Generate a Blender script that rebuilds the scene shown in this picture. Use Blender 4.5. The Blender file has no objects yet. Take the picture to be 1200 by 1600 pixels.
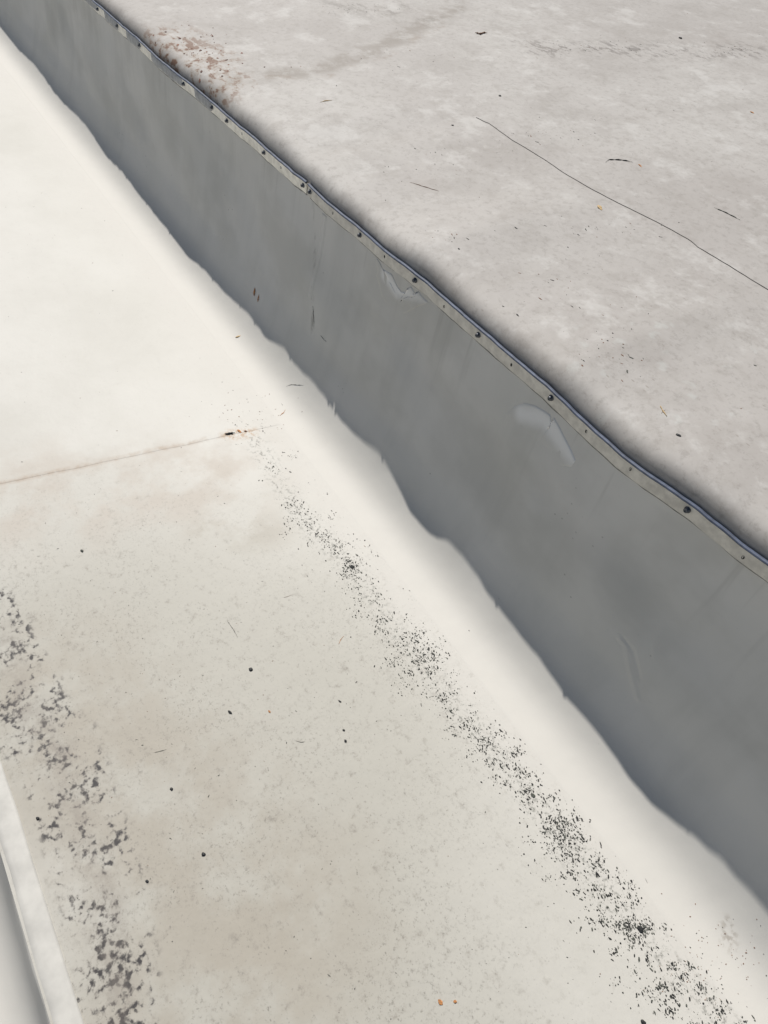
import bpy, math, random
import numpy as np
from mathutils import Vector, Matrix
from mathutils.bvhtree import BVHTree
random.seed(7); rng = np.random.default_rng(11)
R_ = math.radians
scene = bpy.context.scene

# ------------------------------------------------------------------ camera
F = 1155.0; CX, CY = 600.0, 800.0                 # focal length in pixels of the 1200x1600 photograph
CAM = np.array([0.0, 0.0, 1.5])
ROT = np.array([[0.53697835, 0.65984628, -0.52560169],
                [0.84078006, -0.36774797, 0.39730382],
                [0.06887049, -0.65525897, -0.75225829]])   # columns: camera right, camera down, camera forward
cd = bpy.data.cameras.new('camera'); cam = bpy.data.objects.new('camera', cd)
scene.collection.objects.link(cam)
m = Matrix.Identity(4)
for i in range(3):
    m[i][0] = ROT[i, 0]; m[i][1] = -ROT[i, 1]; m[i][2] = -ROT[i, 2]; m[i][3] = CAM[i]
cam.matrix_world = m
cd.sensor_fit = 'VERTICAL'; cd.sensor_height = 36; cd.sensor_width = 27
cd.lens = F / 1600 * 36
cd.clip_start = 0.01; cd.clip_end = 500
cd.dof.use_dof = True; cd.dof.focus_distance = 1.35; cd.dof.aperture_fstop = 20
scene.camera = cam

# ------------------------------------------------------------------ sky, sun, exposure
TO_SUN = Vector((-0.70, 0.21, 1.0)).normalized()
elev = math.asin(TO_SUN.z); azim = math.atan2(TO_SUN.x, TO_SUN.y)
w = bpy.data.worlds.new('World'); scene.world = w; w.use_nodes = True
nt = w.node_tree; nt.nodes.clear()
sky = nt.nodes.new('ShaderNodeTexSky'); sky.sky_type = 'NISHITA'; sky.sun_disc = False
sky.sun_elevation = elev; sky.sun_rotation = azim
bg = nt.nodes.new('ShaderNodeBackground'); bg.inputs['Strength'].default_value = 0.05
wo = nt.nodes.new('ShaderNodeOutputWorld')
nt.links.new(sky.outputs[0], bg.inputs[0]); nt.links.new(bg.outputs[0], wo.inputs[0])
sl = bpy.data.lights.new('sun', 'SUN'); sl.energy = 5.0; sl.angle = R_(0.5); sl.color = (1.0, 0.962, 0.905)
so = bpy.data.objects.new('sun', sl); scene.collection.objects.link(so)
so.rotation_euler = TO_SUN.to_track_quat('Z', 'Y').to_euler()
scene.view_settings.view_transform = 'Standard'
scene.view_settings.look = 'None'
scene.view_settings.exposure = 0.12
scene.view_settings.gamma = 1.0

# ------------------------------------------------------------------ helpers
def link(o, parent=None):
    scene.collection.objects.link(o)
    if parent: o.parent = parent
    return o
def tag(o, label=None, cat=None, group=None, kind=None):
    if label: o['label'] = label
    if cat: o['category'] = cat
    if group: o['group'] = group
    if kind: o['kind'] = kind
    return o
def mesh_obj(name, verts, faces, mats, parent=None, smooth=True, idx=None, origin=None):
    me = bpy.data.meshes.new(name)
    v = np.asarray(verts, dtype=float)
    if origin is not None: v = v - np.asarray(origin)
    me.from_pydata(v.tolist(), [], [tuple(f) for f in faces])
    for mt in (mats if isinstance(mats, (list, tuple)) else [mats]): me.materials.append(mt)
    if idx is not None: me.polygons.foreach_set('material_index', idx)
    if smooth: me.polygons.foreach_set('use_smooth', [True] * len(me.polygons))
    me.update()
    o = bpy.data.objects.new(name, me)
    link(o, parent)
    if origin is not None and parent is None: o.location = origin
    return o
def grid(nu, nv):
    a = np.arange(nu * nv).reshape(nu, nv)
    return np.stack([a[:-1, :-1], a[1:, :-1], a[1:, 1:], a[:-1, 1:]], -1).reshape(-1, 4)
def smooth1(a, k):
    ker = np.exp(-0.5 * (np.arange(-3 * k, 3 * k + 1) / k) ** 2); ker /= ker.sum()
    p = np.concatenate([np.full(3 * k, a[0]), a, np.full(3 * k, a[-1])])
    return np.convolve(p, ker, 'valid')
def graded(lo, hi, focus, fine, growth=1.12, biggest=2.0):
    """1-D spacing: fine inside focus=(a,b), growing outside"""
    a, b = focus
    mid = list(np.arange(a, b, fine)) + [b]
    r = []; x = b; s = fine
    while x < hi: s = min(s * growth, biggest); x += s; r.append(min(x, hi))
    l = []; x = a; s = fine
    while x > lo: s = min(s * growth, biggest); x -= s; l.append(max(x, lo))
    return np.array(l[::-1] + mid + r)
def vnoise(x, y, seed=0):
    """smooth 2-D value noise in -1..1 (numpy)"""
    xi = np.floor(x).astype(int); yi = np.floor(y).astype(int)
    fx = x - xi; fy = y - yi
    fx = fx * fx * (3 - 2 * fx); fy = fy * fy * (3 - 2 * fy)
    def h(a, b):
        n = (a * 374761393 + b * 668265263 + seed * 1442695041) & 0xffffffff
        n = ((n ^ (n >> 13)) * 1274126177) & 0xffffffff
        return ((n ^ (n >> 16)) & 0xffff) / 32767.5 - 1
    return (h(xi, yi) * (1 - fx) + h(xi + 1, yi) * fx) * (1 - fy) + (h(xi, yi + 1) * (1 - fx) + h(xi + 1, yi + 1) * fx) * fy
def ray(px, py):
    v = np.array([px - CX, py - CY, F]); v /= np.linalg.norm(v)
    return ROT @ v
def on_plane(px, py, z=0.0):
    r = ray(px, py); return CAM + r * ((z - CAM[2]) / r[2])

# cross-section of the upright sheet: floor lap, broad cove, upright face
PROF = np.array([(.715, 0), (.738, .0003), (.77, .0045), (.80, .018), (.825, .040), (.848, .071), (.863, .108), (.883, .165), (.901, .25), (.922, .36), (.935, .46), (.945, .56)])
_d = np.concatenate([[0], np.cumsum(np.hypot(*np.diff(PROF, axis=0).T))])
_s = np.linspace(0, _d[-1], 400)
_py = smooth1(np.interp(_s, _d, PROF[:, 0]), 10); _pz = smooth1(np.interp(_s, _d, PROF[:, 1]), 10)
_py[0] = .715; _pz[0] = 0; _pz = np.maximum(_pz, 0)
_py = _py + (.945 - _py[-1]) * np.linspace(0, 1, 400) ** 6; _pz = _pz + (.56 - _pz[-1]) * np.linspace(0, 1, 400) ** 6
def on_cove(px, py):
    r = ray(px, py); t = np.linspace(.5, 7, 9000); q = CAM + t[:, None] * r
    i = int(np.argmax(q[:, 2] < np.interp(q[:, 1], _py, _pz))); return tuple(float(v) for v in q[i])

# ------------------------------------------------------------------ node helpers
class NT:
    def __init__(s, name):
        s.m = bpy.data.materials.new(name); s.m.use_nodes = True
        s.t = s.m.node_tree; s.t.nodes.clear()
        s.out = s.t.nodes.new('ShaderNodeOutputMaterial'); s.b = s.t.nodes.new('ShaderNodeBsdfPrincipled')
        s.t.links.new(s.b.outputs[0], s.out.inputs[0])
        s.co = s.t.nodes.new('ShaderNodeTexCoord').outputs['Object']
    def put(s, inp, v):
        if v is None: return
        if hasattr(v, 'links') or isinstance(v, bpy.types.NodeSocket): s.t.links.new(v, inp)
        else: inp.default_value = v
    def math(s, op, a, b=None, c=None, clamp=False):
        n = s.t.nodes.new('ShaderNodeMath'); n.operation = op; n.use_clamp = clamp
        s.put(n.inputs[0], a); s.put(n.inputs[1], b); s.put(n.inputs[2], c); return n.outputs[0]
    def vm(s, op, a, b=None, scale=None):
        n = s.t.nodes.new('ShaderNodeVectorMath'); n.operation = op
        s.put(n.inputs[0], a); s.put(n.inputs[1], b)
        if scale is not None: s.put(n.inputs[3], scale)
        return n
    def noise(s, scale, detail=4, rough=0.55, stretch=None, off=(0, 0, 0), dist=0.0, rot=0.0):
        mp = s.t.nodes.new('ShaderNodeMapping'); s.put(mp.inputs[0], s.co)
        mp.inputs['Location'].default_value = off
        mp.inputs['Rotation'].default_value = (0, 0, rot)
        if stretch: mp.inputs['Scale'].default_value = stretch
        n = s.t.nodes.new('ShaderNodeTexNoise'); n.inputs['Scale'].default_value = scale
        n.inputs['Detail'].default_value = detail; n.inputs['Roughness'].default_value = rough
        n.inputs['Distortion'].default_value = dist
        s.t.links.new(mp.outputs[0], n.inputs['Vector']); return n.outputs['Fac']
    def voro(s, scale, stretch=None, off=(0, 0, 0), rnd=1.0):
        mp = s.t.nodes.new('ShaderNodeMapping'); s.put(mp.inputs[0], s.co)
        mp.inputs['Location'].default_value = off
        if stretch: mp.inputs['Scale'].default_value = stretch
        n = s.t.nodes.new('ShaderNodeTexVoronoi'); n.inputs['Scale'].default_value = scale
        n.inputs['Randomness'].default_value = rnd
        s.t.links.new(mp.outputs[0], n.inputs['Vector']); return n.outputs['Distance']
    def ramp(s, v, lo, hi, a=0.0, b=1.0):
        n = s.t.nodes.new('ShaderNodeMapRange'); n.interpolation_type = 'SMOOTHSTEP'; n.clamp = True
        s.put(n.inputs[0], v)
        for i, q in enumerate((lo, hi, a, b)): n.inputs[i + 1].default_value = q
        return n.outputs[0]
    def mix(s, fac, a, b, mode='MIX'):
        n = s.t.nodes.new('ShaderNodeMix'); n.data_type = 'RGBA'; n.blend_type = mode
        s.put(n.inputs[0], fac)
        for i, q in ((6, a), (7, b)):
            if isinstance(q, tuple): q = (q[0], q[1], q[2], 1.0)
            s.put(n.inputs[i], q)
        return n.outputs[2]
    def warp(s, amount, scale):
        n = s.t.nodes.new('ShaderNodeTexNoise'); n.inputs['Scale'].default_value = scale
        n.inputs['Detail'].default_value = 3; s.t.links.new(s.co, n.inputs['Vector'])
        a = s.vm('SUBTRACT', n.outputs['Color'], (0.5, 0.5, 0.5)).outputs[0]
        b = s.vm('SCALE', a, scale=amount).outputs[0]
        return s.vm('ADD', s.co, b).outputs[0]
    def seg(s, P, A, B, r0, r1):
        """1 within r0 of the segment A-B, fading to 0 at r1"""
        A = tuple(float(q) for q in A); B = tuple(float(q) for q in B)
        ba = tuple(b - a for a, b in zip(A, B)); bb = max(sum(q * q for q in ba), 1e-9)
        pa = s.vm('SUBTRACT', P, A).outputs[0]
        h = s.math('DIVIDE', s.vm('DOT_PRODUCT', pa, ba).outputs['Value'], bb, clamp=True)
        q = s.vm('SCALE', ba, scale=h).outputs[0]
        d = s.vm('LENGTH', s.vm('SUBTRACT', pa, q).outputs[0]).outputs['Value']
        return s.ramp(d, r0, r1, 1.0, 0.0)
    def path(s, P, pts, r0, r1):
        o = None
        for A, B in zip(pts[:-1], pts[1:]):
            k = s.seg(P, A, B, r0, r1); o = k if o is None else s.math('MAXIMUM', o, k)
        return o
    def mul(s, *a):
        o = a[0]
        for q in a[1:]: o = s.math('MULTIPLY', o, q)
        return o
    def bump(s, h, strength=0.3, dist=0.002):
        n = s.t.nodes.new('ShaderNodeBump'); n.inputs['Strength'].default_value = strength
        n.inputs['Distance'].default_value = dist
        s.put(n.inputs['Height'], h); s.t.links.new(n.outputs[0], s.b.inputs['Normal'])
    def done(s, col, rough=0.6, metal=0.0, spec=0.4):
        if isinstance(col, tuple): col = (col[0], col[1], col[2], 1.0)
        s.put(s.b.inputs['Base Color'], col); s.put(s.b.inputs['Roughness'], rough)
        s.b.inputs['Metallic'].default_value = metal
        s.b.inputs['Specular IOR Level'].default_value = spec
        return s.m
def Pz(px, py, z=0.0): return tuple(on_plane(px, py, z))
ZU = 0.622      # level of the upper roof

# ------------------------------------------------------------------ materials
def mat_floor():
    n = NT('weathered_white_membrane')
    big = n.noise(1.6, 5, 0.6, off=(3, 1, 0)); mid = n.noise(7, 5, 0.6, off=(1, 4, 0)); fine = n.noise(60, 6, 0.7)
    clean = (0.675, 0.67, 0.642); grey = (0.455, 0.445, 0.40); brown = (0.405, 0.375, 0.322)
    P = n.warp(0.10, 3.0)
    # more settled dirt nearer; the far half's sun sheen is also painted pale
    near = n.path(P, [Pz(150, 1020), Pz(420, 1180), Pz(420, 1600), Pz(500, 1900)], 0.16, 0.72)
    c = n.mix(n.math('MULTIPLY', n.ramp(big, 0.35, 0.7), 0.35), clean, grey)
    c = n.mix(n.math('MULTIPLY', near, 0.85), c, grey)
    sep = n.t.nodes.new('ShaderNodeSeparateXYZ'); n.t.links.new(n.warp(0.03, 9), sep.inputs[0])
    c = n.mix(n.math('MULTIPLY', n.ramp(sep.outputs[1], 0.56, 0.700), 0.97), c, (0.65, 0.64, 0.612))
    br = n.path(P, [Pz(90, 1100), Pz(170, 1180), Pz(300, 1330), Pz(400, 1450), Pz(300, 1700)], 0.05, 0.36)
    c = n.mix(n.mul(br, n.ramp(mid, 0.32, 0.60), 0.85), c, brown)
    br2 = n.path(P, [Pz(-40, 780), Pz(200, 760), Pz(330, 745)], 0.02, 0.30)
    c = n.mix(n.mul(br2, n.ramp(mid, 0.38, 0.66), 0.65), c, (0.50, 0.445, 0.39))
    br3 = n.path(P, [Pz(330, 830), Pz(430, 830)], 0.01, 0.10)
    c = n.mix(n.mul(br3, n.ramp(mid, 0.4, 0.6), 0.5), c, brown)
    # seam grime
    sm = n.path(n.warp(0.012, 20), [Pz(-60, 768), Pz(120, 730), Pz(358, 678)], 0.001, 0.016)
    c = n.mix(n.mul(sm, n.ramp(n.noise(25, 4), 0.36, 0.66), 0.6), c, (0.40, 0.30, 0.22))
    rs = n.path(n.warp(0.02, 40), [Pz(357, 680), Pz(392, 676)], 0.0, 0.035)
    c = n.mix(n.mul(rs, n.ramp(n.noise(70, 4, 0.7), 0.42, 0.6), 0.7), c, (0.46, 0.25, 0.09))
    # fine mottling
    c = n.mix(n.mul(n.ramp(n.noise(38, 6, 0.75, off=(5, 5, 0)), 0.52, 0.75), n.math('ADD', n.math('MULTIPLY', near, 0.75), 0.10)), c, (0.27, 0.25, 0.22))
    c = n.mix(n.mul(n.ramp(n.noise(150, 3, 0.6, off=(9, 5, 0)), 0.60, 0.72), n.math('ADD', n.math('MULTIPLY', near, 0.5), 0.05)), c, (0.25, 0.24, 0.22))
    # fine wear scratches and dots
    sp = n.voro(70, stretch=(1, 1.6, 1)); pick = n.ramp(n.noise(22, 2, off=(2, 9, 0)), 0.56, 0.66)
    c = n.mix(n.mul(n.ramp(sp, 0.09, 0.20, 1, 0), pick, n.math('ADD', n.math('MULTIPLY', near, 0.55), 0.15)), c, (0.20, 0.19, 0.17))
    c = n.mix(n.mul(n.ramp(n.noise(110, 5, 0.8, off=(3, 3, 0)), 0.54, 0.66), n.ramp(n.noise(5, 3, 0.6, off=(0, 6, 0)), 0.42, 0.6), n.math('ADD', n.math('MULTIPLY', near, 0.5), 0.06)), c, (0.17, 0.16, 0.14))
    # smeared black dirt along the left strip
    lp = [(-20, 960), (5, 1020), (35, 1075), (60, 1140), (98, 1180), (110, 1240), (140, 1320), (165, 1400), (170, 1470), (180, 1540), (185, 1640)]
    band = n.path(n.warp(0.03, 12), [Pz(*q) for q in lp], 0.012, 0.105)
    core = n.path(n.warp(0.03, 12), [Pz(*q) for q in lp], 0.0, 0.06)
    cl = n.ramp(n.noise(14, 2, 0.5, off=(8, 2, 0)), 0.3, 0.7)
    wob = n.warp(0.006, 90)
    def inoise(scale, off, det=2.5):
        q = n.t.nodes.new('ShaderNodeTexNoise'); q.inputs['Scale'].default_value = scale; q.inputs['Detail'].default_value = det
        n.t.links.new(n.vm('ADD', wob, off).outputs[0], q.inputs['Vector']); return q.outputs['Fac']
    v = n.math('ADD', inoise(78, (3, 1, 0), 4), n.math('MULTIPLY', cl, 0.22))
    v = n.math('ADD', v, n.math('MULTIPLY', core, 0.03))
    v2 = n.math('ADD', inoise(150, (7, 4, 0), 2), n.math('MULTIPLY', core, 0.07))
    inb = n.ramp(band, 0.08, 0.45)
    c = n.mix(n.mul(n.ramp(v, 0.60, 0.84), inb, 0.62), c, (0.15, 0.135, 0.125))
    c = n.mix(n.mul(n.ramp(v, 0.67, 0.83), inb, 0.97), c, (0.022, 0.020, 0.024))
    c = n.mix(n.mul(n.ramp(v2, 0.62, 0.76), n.ramp(cl, 0.3, 0.8), inb, 0.60), c, (0.06, 0.066, 0.064))
    c = n.mix(n.mul(core, n.ramp(n.noise(26, 5, 0.7, off=(2, 2, 0)), 0.36, 0.66), 0.42), c, (0.24, 0.21, 0.185))
    # grime under the loose debris near the foot
    rp = [(400, 690), (465, 800), (550, 890), (650, 1030), (780, 1180), (880, 1310), (990, 1450), (1100, 1560), (1180, 1660)]
    gb = n.path(n.warp(0.03, 12), [Pz(*q) for q in rp], 0.0, 0.05)
    c = n.mix(n.mul(n.ramp(n.noise(90, 4, 0.7, off=(1, 7, 0)), 0.5, 0.68), gb, 0.8), c, (0.15, 0.155, 0.138))
    c = n.mix(1.0, c, (0.74, 0.73, 0.71), 'MULTIPLY')
    n.bump(n.math('ADD', n.math('MULTIPLY', n.noise(9, 4), 1.0), n.math('MULTIPLY', fine, 0.08)), 0.35, 0.006)
    return n.done(c, 0.62)
def mat_upper():
    n = NT('dusty_roof_membrane')
    big = n.noise(0.9, 5, 0.6, off=(3, 7, 0)); mid = n.noise(4.5, 6, 0.65, stretch=(1.0, 1.0, 1), off=(1, 2, 0))
    base = (0.435, 0.410, 0.390); light = (0.505, 0.485, 0.462); dust = (0.365, 0.340, 0.318)
    c = n.mix(n.ramp(big, 0.35, 0.65), base, light)
    c = n.mix(n.math('MULTIPLY', n.ramp(mid, 0.46, 0.66), 0.5), c, dust)
    c = n.mix(n.math('MULTIPLY', n.ramp(n.noise(55, 5, 0.8, off=(3, 8, 0)), 0.5, 0.66), 0.45), c, (0.27, 0.25, 0.23))
    c = n.mix(n.math('MULTIPLY', n.ramp(n.noise(7, 5, 0.7, off=(13, 2, 0)), 0.52, 0.66), 0.6), c, (0.58, 0.565, 0.545))
    c = n.mix(n.math('MULTIPLY', n.ramp(n.noise(17, 6, 0.75, off=(7, 7, 0)), 0.48, 0.68), 0.50), c, (0.34, 0.315, 0.29))
    c = n.mix(n.math('MULTIPLY', n.ramp(n.noise(14, 4, 0.6, off=(2, 3, 0)), 0.62, 0.75), 0.5), c, (0.56, 0.545, 0.525))
    # pinkish dusting
    c = n.mix(n.math('MULTIPLY', n.ramp(n.noise(3.2, 3, 0.5, off=(6, 3, 0)), 0.58, 0.75), 0.2), c, (0.42, 0.38, 0.355))
    def Z(*q): return tuple(on_plane(q[0], q[1], ZU))
    P = n.warp(0.14, 5.0)
    # dried puddle trail at the far end
    tr = n.path(P, [Z(330, 122), Z(420, 110), Z(520, 98), Z(600, 68), Z(660, 38), Z(715, 12), Z(725, -30)], 0.022, 0.070)
    c = n.mix(n.mul(tr, n.ramp(n.noise(12, 6, 0.7), 0.38, 0.60), 0.75), c, (0.28, 0.25, 0.22))
    rim = n.path(P, [Z(410, 116), Z(520, 112), Z(610, 80), Z(690, 40)], 0.0, 0.025)
    c = n.mix(n.mul(rim, n.ramp(n.noise(20, 5, 0.6), 0.4, 0.6), 0.5), c, (0.25, 0.19, 0.14))
    # rusty and black-green growth beside the edge
    ru = n.path(n.warp(0.08, 8), [Z(245, 55), Z(275, 70), Z(300, 90), Z(318, 118)], 0.05, 0.22)
    rn = n.noise(24, 4, 0.62, stretch=(0.8, 1.2, 1), off=(3, 3, 0))
    c = n.mix(n.mul(ru, n.ramp(rn, 0.44, 0.58), 0.55), c, (0.30, 0.23, 0.17))
    c = n.mix(n.mul(ru, n.ramp(rn, 0.53, 0.60), 0.9), c, (0.17, 0.082, 0.045))
    gr = n.path(n.warp(0.06, 8), [Z(215, 55), Z(260, 100), Z(330, 140), Z(360, 175)], 0.01, 0.08)
    c = n.mix(n.mul(gr, n.ramp(n.noise(30, 4, 0.6), 0.42, 0.6), 0.55), c, (0.20, 0.21, 0.18))
    # soot patch and dotted dirt lines at the far side
    sp = n.path(P, [Z(540, 10), Z(600, 16), Z(650, 20)], 0.03, 0.20)
    c = n.mix(n.mul(sp, n.ramp(n.noise(10, 6, 0.7, stretch=(1.0, 1.7, 1)), 0.5, 0.62), 0.62), c, (0.24, 0.22, 0.20))
    dl = n.path(P, [Z(840, 74), Z(950, 76), Z(1060, 80), Z(1170, 78)], 0.02, 0.14)
    c = n.mix(n.mul(dl, n.ramp(n.noise(22, 5, 0.7, stretch=(0.8, 1.5, 1)), 0.50, 0.60), 0.85), c, (0.22, 0.20, 0.185))
    dl2 = n.path(P, [Z(690, 40), Z(800, 50), Z(900, 62), Z(1200, 60)], 0.05, 0.4)
    c = n.mix(n.mul(dl2, n.ramp(n.noise(9, 5, 0.7, off=(4, 1, 0)), 0.5, 0.64), 0.3), c, (0.34, 0.31, 0.285))
    # pale dried drops near the right
    dr = n.path(P, [Z(1000, 560), Z(1180, 660), Z(1150, 560)], 0.08, 0.30)
    dv = n.voro(16, off=(0.3, 0.2, 0))
    c = n.mix(n.mul(dr, n.ramp(dv, 0.18, 0.30, 1, 0), n.ramp(n.noise(30, 2), 0.45, 0.6), 0.28), c, (0.58, 0.61, 0.59))
    # tiny specks and short scratches
    a = n.voro(42, stretch=(0.7, 1.8, 1)); pick = n.ramp(n.noise(8, 3, 0.6, off=(2, 9, 0)), 0.52, 0.66)
    c = n.mix(n.mul(n.ramp(a, 0.07, 0.18, 1, 0), pick, 0.6), c, (0.24, 0.21, 0.18))
    b = n.voro(95, stretch=(0.8, 1.4, 1), off=(5, 1, 0))
    c = n.mix(n.mul(n.ramp(b, 0.10, 0.2, 1, 0), n.ramp(n.noise(5, 3, off=(7, 1, 0)), 0.5, 0.65), 0.4), c, (0.30, 0.28, 0.26))
    c = n.mix(1.0, c, (0.752, 0.751, 0.741), 'MULTIPLY')
    n.bump(n.math('ADD', n.noise(3.0, 5, 0.6), n.math('MULTIPLY', n.noise(60, 5, 0.7), 0.06)), 0.35, 0.012)
    return n.done(c, 0.68)
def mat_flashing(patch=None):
    n = NT('white_flashing_membrane' if patch is None else 'painted_light_membrane')
    c = n.mix(n.ramp(n.noise(2.5, 4, 0.5), 0.35, 0.7), (0.84, 0.83, 0.805), (0.77, 0.765, 0.735))
    # vertical weathering on the upright face
    st = n.noise(9, 4, 0.6, stretch=(1.0, 0.3, 0.18), off=(4, 0, 0))
    c = n.mix(n.math('MULTIPLY', n.ramp(st, 0.45, 0.75), 0.22), c, (0.52, 0.52, 0.49))
    c = n.mix(n.math('MULTIPLY', n.ramp(n.noise(120, 4, 0.7), 0.6, 0.75), 0.12), c, (0.40, 0.39, 0.37))
    a = n.voro(38, stretch=(1, 1.6, 1.2)); pick = n.ramp(n.noise(6, 3, off=(2, 9, 0)), 0.58, 0.66)
    c = n.mix(n.mul(n.ramp(a, 0.05, 0.11, 1, 0), pick, 0.6), c, (0.20, 0.19, 0.17))
    sp3 = n.t.nodes.new('ShaderNodeSeparateXYZ'); n.t.links.new(n.warp(0.02, 14), sp3.inputs[0])
    zz = n.ramp(sp3.outputs[2], 0.10, 0.22)
    c = n.mix(n.mul(zz, n.ramp(n.noise(3.4, 4, 0.55, stretch=(1, 1, 1.3), off=(5, 2, 3)), 0.42, 0.64), 0.30), c, (0.47, 0.465, 0.43))
    c = n.mix(n.mul(zz, n.ramp(n.noise(5.5, 3, 0.5, stretch=(1, 1, 0.8), off=(1, 9, 3)), 0.5, 0.68), 0.35), c, (0.82, 0.81, 0.79))
    dr = n.noise(34, 3, 0.6, stretch=(1.0, 0.2, 0.05), off=(2, 0, 0))
    c = n.mix(n.mul(zz, n.ramp(sp3.outputs[2], 0.30, 0.55), n.ramp(dr, 0.56, 0.74), 0.26), c, (0.42, 0.41, 0.38))
    jt = n.path(n.warp(0.006, 30), [on_cove(484, 305), on_cove(489, 400), on_cove(488, 520)], 0.0, 0.016)
    c = n.mix(n.mul(jt, n.ramp(n.noise(40, 4, 0.7, stretch=(1, 1, .4)), 0.45, 0.65), 0.6), c, (0.24, 0.23, 0.21))
    g = on_cove(498, 690)
    Pw = n.warp(0.01, 25)
    c = n.mix(n.math('MULTIPLY', n.seg(Pw, g, g, 0.012, 0.034), 0.30), c, (0.50, 0.48, 0.40))
    rm = n.math('SUBTRACT', n.seg(Pw, g, g, 0.026, 0.033), n.seg(Pw, g, g, 0.021, 0.027))
    c = n.mix(n.math('MULTIPLY', rm, 0.35), c, (0.42, 0.39, 0.30))
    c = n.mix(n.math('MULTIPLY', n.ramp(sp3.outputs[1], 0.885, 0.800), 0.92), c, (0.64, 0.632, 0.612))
    pk = n.path(n.warp(0.004, 60), [on_cove(968, 996), on_cove(978, 1010), on_cove(984, 1045), on_cove(996, 1090)], 0.0, 0.012)
    pk2 = n.path(n.warp(0.004, 60), [on_cove(975, 998), on_cove(990, 1018), on_cove(1000, 1060)], 0.0, 0.010)
    pk3 = n.path(n.warp(0.004, 60), [on_cove(1028, 994), on_cove(1020, 1010), on_cove(1022, 1030)], 0.0, 0.010)
    hgt = n.math('ADD', n.math('SUBTRACT', pk, pk2), n.math('MULTIPLY', pk3, 0.5))
    g2 = on_cove(1135, 1440); g3 = on_cove(1140, 1475)
    c = n.mix(n.mul(n.seg(n.warp(0.03, 20), g2, g3, 0.0, 0.02), n.ramp(n.noise(90, 3), 0.45, 0.62), 0.6), c, (0.30, 0.26, 0.22))
    c = n.mix(1.0, c, (0.765, 0.752, 0.722), 'MULTIPLY')
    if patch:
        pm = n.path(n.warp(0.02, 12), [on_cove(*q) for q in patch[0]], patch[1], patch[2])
        c = n.mix(n.math('MULTIPLY', pm, 0.85), c, (0.80, 0.79, 0.765))  # light falling on the shaded wall, painted as a paler tone
    n.bump(n.math('ADD', n.math('ADD', n.noise(5, 3, 0.5), n.math('MULTIPLY', hgt, 0.22)), n.math('MULTIPLY', n.noise(140, 4, 0.7), 0.03)), 0.4, 0.009)
    return n.done(c, 0.64)
def mat_plain(name, col, rough=0.6, metal=0.0, var=0.25, scale=120, spec=0.4, bump=0.2):
    n = NT(name)
    dk = tuple(q * (1 - var) for q in col); lt = tuple(min(1, q * (1 + var)) for q in col)
    c = n.mix(n.ramp(n.noise(scale, 4, 0.6), 0.3, 0.7), dk, lt)
    n.bump(n.noise(scale * 2, 3), bump, 0.0005)
    return n.done(c, rough, metal, spec)
M_floor = mat_floor(); M_upper = mat_upper(); M_flash = mat_flashing()
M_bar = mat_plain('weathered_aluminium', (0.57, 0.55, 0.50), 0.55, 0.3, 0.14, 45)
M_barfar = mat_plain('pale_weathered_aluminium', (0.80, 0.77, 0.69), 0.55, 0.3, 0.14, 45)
M_lip = mat_plain('shade_tinted_rim', (0.055, 0.07, 0.11), 0.6, 0.0, 0.3, 60)  # shade and reflected sky put into the lip's dark blue colour
M_strip = mat_plain('grey_mastic', (0.20, 0.195, 0.18), 0.7, 0, 0.3, 80)
M_smear = mat_plain('grey_sealant', (0.36, 0.365, 0.365), 0.6, 0, 0.2, 50)
M_screw = mat_plain('oxidised_screw_steel', (0.10, 0.105, 0.115), 0.38, 0.7, 0.35, 300)
M_hole = mat_plain('dark_hole', (0.02, 0.02, 0.02), 0.9, 0, 0.2, 200)
M_dark = mat_plain('black_grit', (0.016, 0.017, 0.017), 0.8, 0, 0.4, 300)
M_mid = mat_plain('grey_green_grit', (0.065, 0.07, 0.06), 0.85, 0, 0.4, 300)
M_brown = mat_plain('brown_grit', (0.16, 0.085, 0.05), 0.8, 0, 0.4, 300)
M_rust = mat_plain('rust_orange_leaf', (0.42, 0.19, 0.07), 0.75, 0, 0.45, 250)
M_straw = mat_plain('dry_straw', (0.42, 0.30, 0.15), 0.75, 0, 0.3, 250)
M_black = mat_plain('black_pebble_stone', (0.016, 0.017, 0.018), 0.6, 0, 0.4, 200)
M_edge = mat_plain('grimy_edge_membrane', (0.44, 0.43, 0.40), 0.65, 0, 0.10, 18)

# ------------------------------------------------------------------ shape of the upright and its foot
# top line of the upright: x, y, z of the lip above the bar (it buckles between its screws)
EDGE = np.array([(-3.492,0.9327,0.5505),(-3.298,0.9290,0.5570),(-3.126,0.9285,0.5582),(-2.970,0.9294,0.5625),(-2.804,0.9243,0.5605),(-2.659,0.9335,0.5562),(-2.495,0.9354,0.5626),(-2.305,0.9435,0.5581),(-2.183,0.9399,0.5623),(-2.064,0.9490,0.5562),(-1.976,0.9461,0.5590),(-1.839,0.9497,0.5566),(-1.763,0.9468,0.5647),(-1.634,0.9465,0.5595),(-1.500,0.9531,0.5598),(-1.415,0.9470,0.5662),(-1.339,0.9383,0.5749),(-1.258,0.9424,0.5798),(-1.196,0.9521,0.5736),(-1.101,0.9523,0.5723),(-1.010,0.9477,0.5774),(-0.902,0.9470,0.5801),(-0.822,0.9453,0.5813),(-0.758,0.9432,0.5877),(-0.673,0.9429,0.5814),(-0.628,0.9421,0.5812),(-0.563,0.9386,0.5830),(-0.517,0.9366,0.5859),(-0.462,0.9420,0.5897),(-0.379,0.9527,0.5934),(-0.320,0.9551,0.5914),(-0.268,0.9566,0.5921),(-0.225,0.9575,0.600),(-.10,.955,.602),(.05,.949,.598),(.2,.952,.600)])
_x = np.arange(-12, 6, 0.01)
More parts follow.
